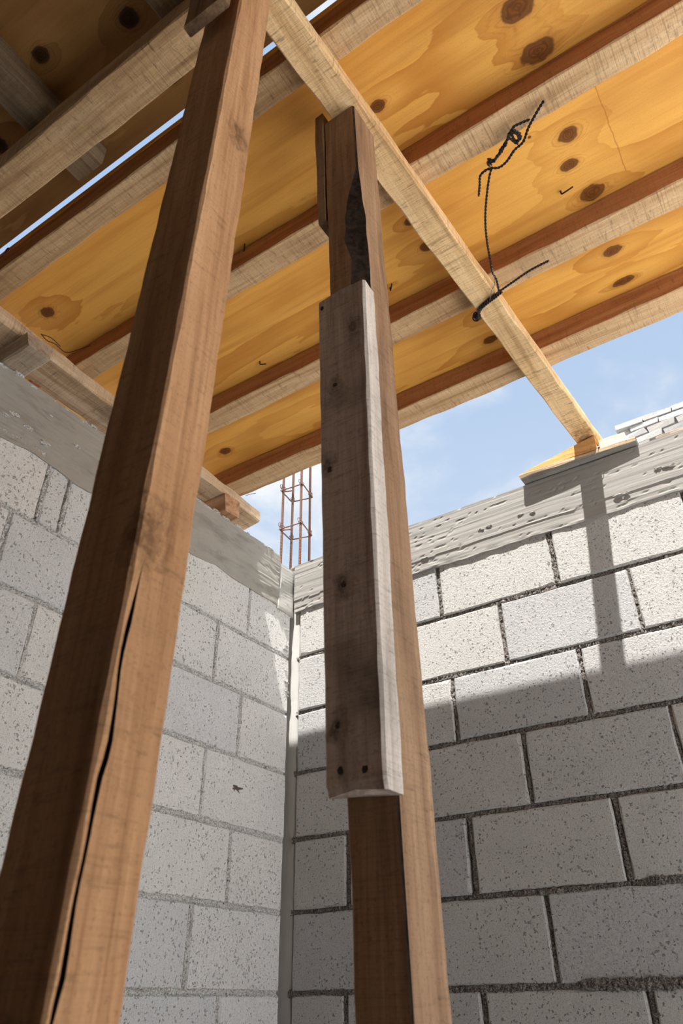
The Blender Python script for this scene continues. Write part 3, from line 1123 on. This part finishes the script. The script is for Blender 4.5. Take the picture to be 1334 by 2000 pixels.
crack_px = [(286, 1078), (279, 1100), (264, 1169), (253, 1220), (243, 1268), (235, 1310), (224, 1394), (214, 1460), (195, 1520),
            (178, 1620), (163, 1690), (150, 1740), (132, 1840), (120, 1915), (100, 1995)]
cz, cu = [], []
for (px, py) in crack_px:
    z = -1.0
    for _ in range(6):
        x1 = p1sec(z)[1]
        q = hit(px, py, 0, x1)
        z = q[2]
    s = p1sec(z)
    cz.append(z)
    cu.append((q[1] - s[2]) / (s[3] - s[2]))
cz, cu = np.array(cz)[::-1], np.array(cu)[::-1]
rings = []
zs = np.concatenate([np.arange(PZ0, -1.5, 0.04), np.arange(-1.5, PZ1, 0.012), [PZ1]])
ztop = cz[-1]
for z in zs:
    x0, x1, y0, y1 = p1sec(z)
    u = float(np.interp(z, cz, cu))
    w_ = 0.0013 * min(1, max(0, (ztop - z) / 0.06)) * (1 + 0.35 * math.sin(z * 61))
    dep = 0.016 * min(1, max(0, (ztop - z) / 0.03))
    yc = y0 + u * (y1 - y0) + wav(z, 3, 0.0010, 2)
    e = 0.002 + abs(wav(z, 1, 0.0016, 2))
    j1, j2, j3 = wav(z, 5, 0.0007, 2), wav(z, 9, 0.0007, 2), wav(z, 12, 0.0006, 2)
    sink = 0.0012 * min(1, max(0, (ztop - z) / 0.1))
    jc = lerp(j1, j2, u)
    ring = [(x0 + j3, y0 + e, z), (x0 + e + j3, y0, z),
            (x1 - e + j1 - sink, y0, z), (x1 + j1 - sink, y0 + e, z),
            (x1 - sink + jc, max(y0 + e + 0.002, yc - w_), z), (x1 - dep + jc, max(y0 + e + .002, yc - w_ * 0.1), z), (x1 + jc, max(y0 + e + .002, yc + w_), z),
            (x1 + j2, y1 - e, z), (x1 - e + j2, y1, z), (x0 + e, y1, z), (x0, y1 - e, z)]
    rings.append(ring)
post1 = loft('timber_post', rings, [M['post1'], M['bark']], mids=[0, 0, 0, 0, 1, 1, 0, 0, 0, 0, 0], origin=(1.09, -1.64, FLOOR))
place(post1, 'tan square timber post with a long split down its lit face', 'post')
g1 = timber('plywood_gusset', [(1.058, -1.6895, -0.062), (1.134, -1.6895, -0.062), (1.134, -1.6725, -0.062), (1.058, -1.6725, -0.062)],
            [(1.050, -1.680, 0.2990), (1.136, -1.680, 0.2990), (1.136, -1.662, 0.2990), (1.050, -1.662, 0.2990)], M['gusset'], ch=0.002)
set_origin(g1, (1.09, -1.69, -0.06))
place(g1, 'black plywood gusset nailed across the top of the tan post', 'gusset')

# brown post with bark edge
P2 = dict(b=(1.079, 1.1395, -1.310, -1.233), t=(1.051, 1.1215, -1.318, -1.238))   # at z=-1.15 / 0.17


def p2sec(z):
    t = (z + 1.15) / 1.32
    return [lerp(P2['b'][i], P2['t'][i], t) for i in range(4)]


wz = np.array([-3.0, -1.02, -1.0, -0.90, -0.85, -0.73, -0.68, -0.50, -0.30, -0.15, -0.05, 0.04, 0.3])
wy = np.array([.002, .002, .004, .006, .004, .004, .010, .016, .020, .018, .014, .003, .002])
wx = np.array([.002, .002, .006, .010, .006, .010, .016, .026, .034, .032, .022, .004, .002])


def vn1(x):
    return float(vnoise(np.array([x + 100.0]), np.array([0.5]), 4)[0]) * 2 - 1


rings = []
for z in np.concatenate([np.arange(PZ0, -1.5, 0.05), np.arange(-1.5, PZ1, 0.012), [PZ1]]):
    x0, x1, y0, y1 = p2sec(z)
    a_ = float(np.interp(z, wz, wx)) * (1 + (0.35 * vn1(z * 16) + 0.15 * vn1(z * 60 + 9)) * (z > -1))
    c_ = float(np.interp(z, wz, wy)) * (1 + 0.3 * vn1(z * 22 + 40) * (z > -1))
    e = 0.002 + abs(wav(z, 2, 0.0012, 2))
    j1, j2 = wav(z, 6, 0.001, 2), wav(z, 8, 0.001, 2)
    ring = [(x0 + j1, y0 + e, z), (x0 + e + j1, y0, z), (x1 - a_, y0, z),
            (x1 - a_ * .45, y0 + c_ * .62 + .0005 + wav(z, 4, .0018, 4) * (a_ > .008), z), (x1, y0 + c_, z),
            (x1 + j2, y1 - e, z), (x1 - e + j2, y1, z), (x0 + e, y1, z), (x0, y1 - e, z)]
    rings.append(ring)
post2 = loft('timber_post', rings, [M['post2'], M['bark']], mids=[0, 0, 1, 1, 0, 0, 0, 0, 0], origin=(1.1, -1.27, FLOOR))
place(post2, 'brown timber post with a dark bark edge, propping the beam', 'post')
g2 = timber('plywood_gusset', [(1.036, -1.318, -0.062), (1.0535, -1.318, -0.062), (1.0535, -1.243, -0.062), (1.036, -1.243, -0.062)],
            [(1.028, -1.322, 0.298), (1.0475, -1.322, 0.298), (1.0475, -1.243, 0.298), (1.028, -1.243, 0.298)], M['gusset'], ch=0.001)
set_origin(g2, (1.03, -1.3, -0.06))
place(g2, 'dark layered plywood gusset on the side of the brown post under the beam', 'gusset')

# weathered splice board nailed to the brown post
rings = []
zb, zt = -1.064, -0.318
for z in np.concatenate([[zb], np.arange(zb + 0.012, zt - 0.03, 0.012), [zt - 0.028, zt - .016, zt - .006, zt]]):
    t = (z - zb) / (zt - zb)
    x0, x1 = lerp(1.0735, 1.058, t), lerp(1.1445, 1.1435, t)
    yb_ = p2sec(z)[2] - 0.0008
    yf = yb_ - lerp(0.034, 0.030, t)
    e = 0.003 + abs(wav(z, 11, 0.0012, 2))
    j = wav(z, 3.3, 0.0007, 1.2)
    jb = wav(z, 7.3, 0.0008, 2.5)
    sh = 0.0
    if z < zb + 0.006:
        sh = 0.003
    rings.append([(x0 + sh, yb_, z + (0.006 if z == zb else 0)), (x0 + sh, yf + e + sh, z), (x0 + e, yf + sh, z), ((x0 + x1) / 2, yf + sh, z + (0.004 if z in (zb, zt) else 0)),
                  (x1 - e + j, yf + sh, z), (x1 + j, yf + e + sh, z), (x1 + jb, yb_ - .012, z), (x1 + jb * 1.3, yb_, z)])
spl = loft('splice_board', rings, [M['splice'], M['splice_edge']], mids=[0, 0, 0, 0, 1, 1, 1, 0], origin=(1.1, -1.345, zb))
place(spl, 'weathered grey board with nail holes nailed to the front of the brown post', 'board')
for (px, py) in [(629, 603), (655, 752), (644, 918), (672, 1141), (659, 1418), (666, 1503), (714, 1503)]:
    q = hit(px, py, 1, -1.3455)
    yb_ = p2sec(q[2])[2] - 0.0008
    t = (q[2] - zb) / (zt - zb)
    yf = yb_ - lerp(0.034, 0.030, t)
    q = hit(px, py, 1, yf)
    V, F = [], []
    for i in range(8):
        a_ = 2 * math.pi * i / 8
        r_ = 0.0035 * random.uniform(.6, 1.3)
        V.append((r_ * math.cos(a_), -0.0006, r_ * 1.3 * math.sin(a_)))
    for i in range(8):
        a_ = 2 * math.pi * i / 8
        V.append((0.002 * math.cos(a_), 0.004, 0.002 * math.sin(a_)))
    F = [(i, (i + 1) % 8, 8 + (i + 1) % 8, 8 + i) for i in range(8)] + [tuple(range(8))[::-1]]
    o = link('nail', mesh_of('nail', V, F), M['nail'], spl)
    o.location = Vector(q) - spl.location

# ================================================================== BEAM SEAT ON RIGHT WALL
# plywood plate
pl = timber('bearing_plate', [(0.945, -0.047, .1815), (0.945, 0.10, .1835), (0.945, 0.10, .2005), (0.941, -0.049, .1985)],
            [(1.310, -0.030, .1835), (1.308, 0.10, .1845), (1.308, 0.10, .2015), (1.312, -0.032, .2005)], [M['plate'], M['ply_edge']], jit=0.0015, ch=0.0015,
            mids=[0, 0, 1, 1])
set_origin(pl, (0.95, -.04, .182))
place(pl, 'grey weathered plywood plate overhanging the top of the sunlit wall', 'plywood')
wd = timber('wedge', [(0.955, -0.040, .2015), (0.955, 0.02, .2015), (0.955, 0.02, .206), (0.955, -0.040, .206)],
            [(1.196, -0.034, .2025), (1.196, 0.02, .2025), (1.196, 0.02, .2575), (1.196, -0.034, .2575)], M['wedge'], jit=0.0006, ch=0.001)
set_origin(wd, (0.955, -.04, .2))
place(wd, 'long orange wooden wedge driven under the beam end', 'wedge')
wb = timber('packing_block', [(1.085, 0.030, .2020), (1.085, 0.088, .2020), (1.085, 0.088, .2575), (1.085, 0.030, .2575)],
            [(1.277, 0.030, .2020), (1.277, 0.088, .2020), (1.268, 0.088, .2575), (1.268, 0.030, .2575)], M['pale'], jit=0.002, ch=0.003)
set_origin(wb, (1.085, .03, .2))
place(wb, 'pale packing block beneath the beam end, behind the wedge', 'wood block')
wc = timber('packing_block', [(1.2035, -0.020, .2030), (1.2035, 0.024, .2030), (1.2035, 0.024, .240), (1.2035, -0.020, .240)],
            [(1.290, -0.012, .2030), (1.290, 0.024, .2030), (1.282, 0.024, .246), (1.282, -0.012, .246)], M['pale'], jit=0.002, ch=0.003)
set_origin(wc, (1.2035, -.02, .203))
place(wc, 'small pale packing block on the plate beside the wedge tip', 'wood block')
q = [hit(1170, 875, 1, -.042), hit(1168, 872, 1, -.044), hit(1166, 880, 1, -.046), hit(1163, 887, 1, -.043)]
o = link('wire_scrap', tube_mesh([smooth_path([Vector(v) for v in (hit(1172, 871, 1, -.036), hit(1167, 873, 1, -.040), hit(1166, 880, 1, -.043), hit(1163, 887, 1, -.041))], 5)], 0.0011), plain('white_string', (0.75, 0.72, 0.68)))
place(o, 'short curl of white string on the wedge by the beam end', 'string')
pk = bar_box('loose_plank', 1.362, 1.95, 0.012, 0.12, .1855, .2035, M['stub'], jit=0.002, ch=0.002)
set_origin(pk, (1.362, .012, .186))
place(pk, 'loose grey plank lying on top of the sunlit wall near the white bricks', 'plank')

# ================================================================== REBAR CAGE
cx, cy, hb = -0.058, 0.083, 0.0425
cage = empty('rebar_cage', (cx, cy, 0.148))
tag(cage, 'rusty starter-bar cage rising from the block corner', 'rebar')


def child_world(o, parent):
    o.parent = parent
    o.matrix_parent_inverse = Matrix.Translation(-Vector(parent.location))
    return o


def rebar_mesh(x, y, z0, z1, r=0.0048):
    n = 8
    zz = np.arange(z0, z1, 0.0035)
    rings = []
    for i, z in enumerate(zz):
        rr = r + (0.0009 if i % 2 else -0.0002)
        rings.append([(x + rr * math.cos(2 * math.pi * j / n) + 0.004 * (z - z0) * math.sin(x * 90), y + rr * math.sin(2 * math.pi * j / n), z) for j in range(n)])
    return rings


CA, SA = math.cos(math.radians(10)), math.sin(math.radians(10))


def rot(sx, sy):
    return sx * CA - sy * SA, sx * SA + sy * CA


for sx in (-1, 1):
    for sy in (-1, 1):
        ux, uy = rot(sx, sy)
        o = loft('steel_bar', rebar_mesh(cx + ux * hb, cy + uy * hb, 0.142, 1.25 + 0.05 * sx), M['rust'])
        child_world(o, cage)
for zi, zs_ in enumerate((0.405, 0.600, 0.80, 1.0)):
    rr = 0.0028
    e = hb + 0.0078
    pts = []
    dz = [0.004, -0.003, 0.003, -0.002]
    for ci, (sx, sy) in enumerate(((1, -1), (-1, -1), (-1, 1), (1, 1), (1, -1))):
        ux, uy = rot(sx, sy)
        pts.append(Vector((cx + ux * e, cy + uy * e, zs_ + dz[ci % 4])))
    path = []
    for i in range(4):
        a_, b_ = pts[i], pts[i + 1]
        path += [a_.lerp(b_, .08), a_.lerp(b_, .5), a_.lerp(b_, .92)]
    path.append(path[0] + Vector((0, 0, .006)))
    path = smooth_path(path, 4)
    hook = [pts[1] + Vector((.010, 0, 0.0)), pts[1] + Vector((.002, .012, .002)), pts[1] + Vector((.035, .03, .004))]
    o = link('stirrup', tube_mesh([path, smooth_path(hook, 4)], rr), M['rust'])
    child_world(o, cage)
    for (sx, sy) in ((1, -1), (-1, -1), (-1, 1), (1, 1)):
        ux, uy = rot(sx, sy)
        c0 = Vector((cx + ux * hb, cy + uy * hb, zs_))
        loop = [c0 + Vector((0.0085 * math.cos(t), 0.0085 * math.sin(t), 0.006 * math.sin(t * 0.5) + 0.002 * t)) for t in np.linspace(0, 9.0, 26)]
        tail = [loop[-1], loop[-1] + Vector((sx * .008, sy * .006, .008)), loop[-1] + Vector((sx * .004, sy * .012, .018)), loop[-1] + Vector((-sx * .004, sy * .010, .016)),
                loop[-1] + Vector((sx * .006, sy * .008, -.012))]
        o = link('tie_wire', tube_mesh([loop, smooth_path(tail, 4)], 0.0012), M['rust'])
        child_world(o, cage)

# ================================================================== WIRES ON THE BEAM
def wp(px, py, z):
    return Vector(hit(px, py, 2, z))


zb_ = 0.262
yt = hit(960, 590, 2, BZ0)[1]
xl, xr = bx(yt), bx(yt) + .0655
wire = empty('tie_wire', (xr, yt, BZ0))
tag(wire, 'black twisted tie wire wrapped round the beam with a long stray tail and coil', 'wire')
# wrap under the beam
wrap = [wp(931, 612, BZ0 - .012), wp(938, 600, BZ0 - .005), wp(952, 588, BZ0 - .005), wp(968, 576, BZ0 - .005), wp(977, 568, BZ0 - .004)]
strands = twist(smooth_path(wrap, 6), 0.0024, 0.015) + twist(smooth_path([w_ + Vector((0.002, 0.004, -.001)) for w_ in wrap], 6), 0.0024, 0.013)
o = link('wrap', tube_mesh(strands, 0.0019), M['wire'])
child_world(o, wire)
# knot at left end
kc = wp(930, 618, BZ0 - .012)
loops = []
for i in range(5):
    ax1 = Vector((random.uniform(-1, 1), random.uniform(-1, 1), random.uniform(-1, 1))).normalized()
    ax2 = ax1.cross(Vector((random.random(), random.random(), 1))).normalized()
    c0 = kc + Vector((random.uniform(-.003, .003), random.uniform(-.004, .004), random.uniform(-.002, .002)))
    loops.append([c0 + (ax1 * math.cos(t) + ax2 * math.sin(t)) * 0.0085 for t in np.linspace(0, 5.6, 16)])
o = link('knot', tube_mesh(loops, 0.0019), M['wire'])
child_world(o, wire)
# tail to the right
tail = [wp(977, 568, BZ0 - .004), wp(1000, 552, .262), wp(1035, 528, .272), wp(1072, 509, .280)]
o = link('tail', tube_mesh(twist(smooth_path(tail, 6), 0.0017, 0.015), 0.0016), M['wire'])
child_world(o, wire)
# long strand up to the coil
ls = [wp(975, 572, .253), wp(970, 548, .258), wp(962, 532, .262), wp(958, 510, .266), wp(951, 470, .272), wp(948, 430, .276), wp(950, 390, .280), wp(955, 350, .282), wp(960, 328, .283)]
o = link('strand', tube_mesh(twist(smooth_path(ls, 6), 0.0016, 0.017), 0.0015), M['wire'])
child_world(o, wire)
ls = [wp(957, 585, .251), wp(960, 568, .251), wp(966, 555, .254), wp(964, 535, .260), wp(959, 515, .265)]
o = link('strand', tube_mesh([smooth_path(ls, 6)], 0.0010), M['wire_grey'])
child_world(o, wire)
# coil made of several turns
c_pts = [wp(958, 322, .283), wp(955, 312, .283), wp(966, 312, .281), wp(980, 292, .279), wp(990, 276, .277), wp(997, 258, .276), wp(1006, 256, .275), wp(1015, 264, .275), wp(1012, 276, .276), wp(1003, 272, .278), wp(997, 262, .28)]
pp = smooth_path(c_pts, 6)
st = []
for kx in range(3):
    off = Vector((random.uniform(-.003, .003), random.uniform(-.003, .003), random.uniform(-.003, .003)))
    st += twist([v + off + Vector((wav(i * .05, kx, .002), wav(i * .05, kx + 4, .002), 0)) for i, v in enumerate(pp)], 0.0013, 0.014)
o = link('coil', tube_mesh(st, 0.0016), M['wire'])
child_world(o, wire)
for pts in ([(996, 262), (1003, 248), (1018, 240), (1035, 233)], [(960, 328), (975, 327), (990, 315), (1005, 293), (1022, 277), (1032, 250), (1048, 220), (1062, 197)],
            [(960, 328), (948, 333), (938, 344), (937, 362), (935, 383)]):
    P_ = [wp(px, py, .282 + 0.001 * i) for i, (px, py) in enumerate(pts)]
    o = link('tail', tube_mesh(twist(smooth_path(P_, 6), 0.0017, 0.015), 0.0016), M['wire'])
    child_world(o, wire)

# wire on the ledger
pts = [wp(80, 652, .303), wp(92, 665, .300), wp(108, 672, .297), (wp(128, 688, .29)), wp(150, 684, .29), wp(176, 675, .29)]
o = link('tie_wire', tube_mesh([smooth_path(pts, 6), smooth_path([wp(80, 653, .302), wp(100, 660, .298), wp(118, 677, .294)], 6)], 0.0011), M['wire'])
place(o, 'thin dark wire curling off the ledger board beside the grey offcut', 'wire')
pts = [wp(444, 955, .302), wp(452, 966, .298), wp(450, 972, .294)]
o = link('wire_scrap', tube_mesh([smooth_path(pts, 5)], 0.0011), M['wire'])
place(o, 'scrap of dark wire on the ledger at the end of the outermost joist', 'wire')
o = link('wire_scrap', tube_mesh([smooth_path([wp(480, 968, .30), wp(490, 965, .298), wp(500, 963, .30)], 4)], 0.0009), M['wire'])
place(o, 'thin wire tip poking past the outermost joist against the sky', 'wire')

# ================================================================== NEIGHBOUR'S BRICK WALL
YN = 3.0
tl, tr = hit(1202, 832, 1, YN), hit(1334, 768, 1, YN)
nb = bar_box('neighbour_wall', tl[0] + 0.02, tl[0] + 5.0, YN + 0.02, YN + 0.24, FLOOR, tl[2] - 0.012, M['whitemortar'], step=0.5, ch=0.002, jit=0)
tag(nb, 'rough whitewashed brick wall rising behind the sunlit block wall', 'wall')
nb.location = (0, 0, 0)
bm_cache = []
for q in range(6):
    L, H, D = 0.205, 0.050, 0.11
    r_ = random.Random(q)
    V = []
    for (a_, d_, b_) in [(0, 0, 0), (L, 0, 0), (L, 0, H), (0, 0, H), (0, D, 0), (L, D, 0), (L, D, H), (0, D, H)]:
        V.append((a_ + r_.uniform(-.010, .010), d_ + r_.uniform(-.014, .008), b_ + r_.uniform(-.009, .009)))
    me = mesh_of('brick', V, [(0, 1, 2, 3), (5, 4, 7, 6), (4, 0, 3, 7), (1, 5, 6, 2), (3, 2, 6, 7), (4, 5, 1, 0)])
    me.materials.append(M['whitebrick'])
    bm_cache.append(me)
for row in range(16):
    for c in range(12):
        o = bpy.data.objects.new('brick', random.choice(bm_cache))
        COL.objects.link(o)
        o.location = (tl[0] + c * 0.215 + (0.105 if row % 2 else 0) + (0.0 if row % 2 == 0 else 0.0), YN - 0.004 + random.uniform(-.006, .006), tl[2] - 0.05 - row * 0.060)
        o.rotation_euler = (random.uniform(-.04, .04), random.uniform(-.02, .02), random.uniform(-.03, .03))
        o.parent = nb
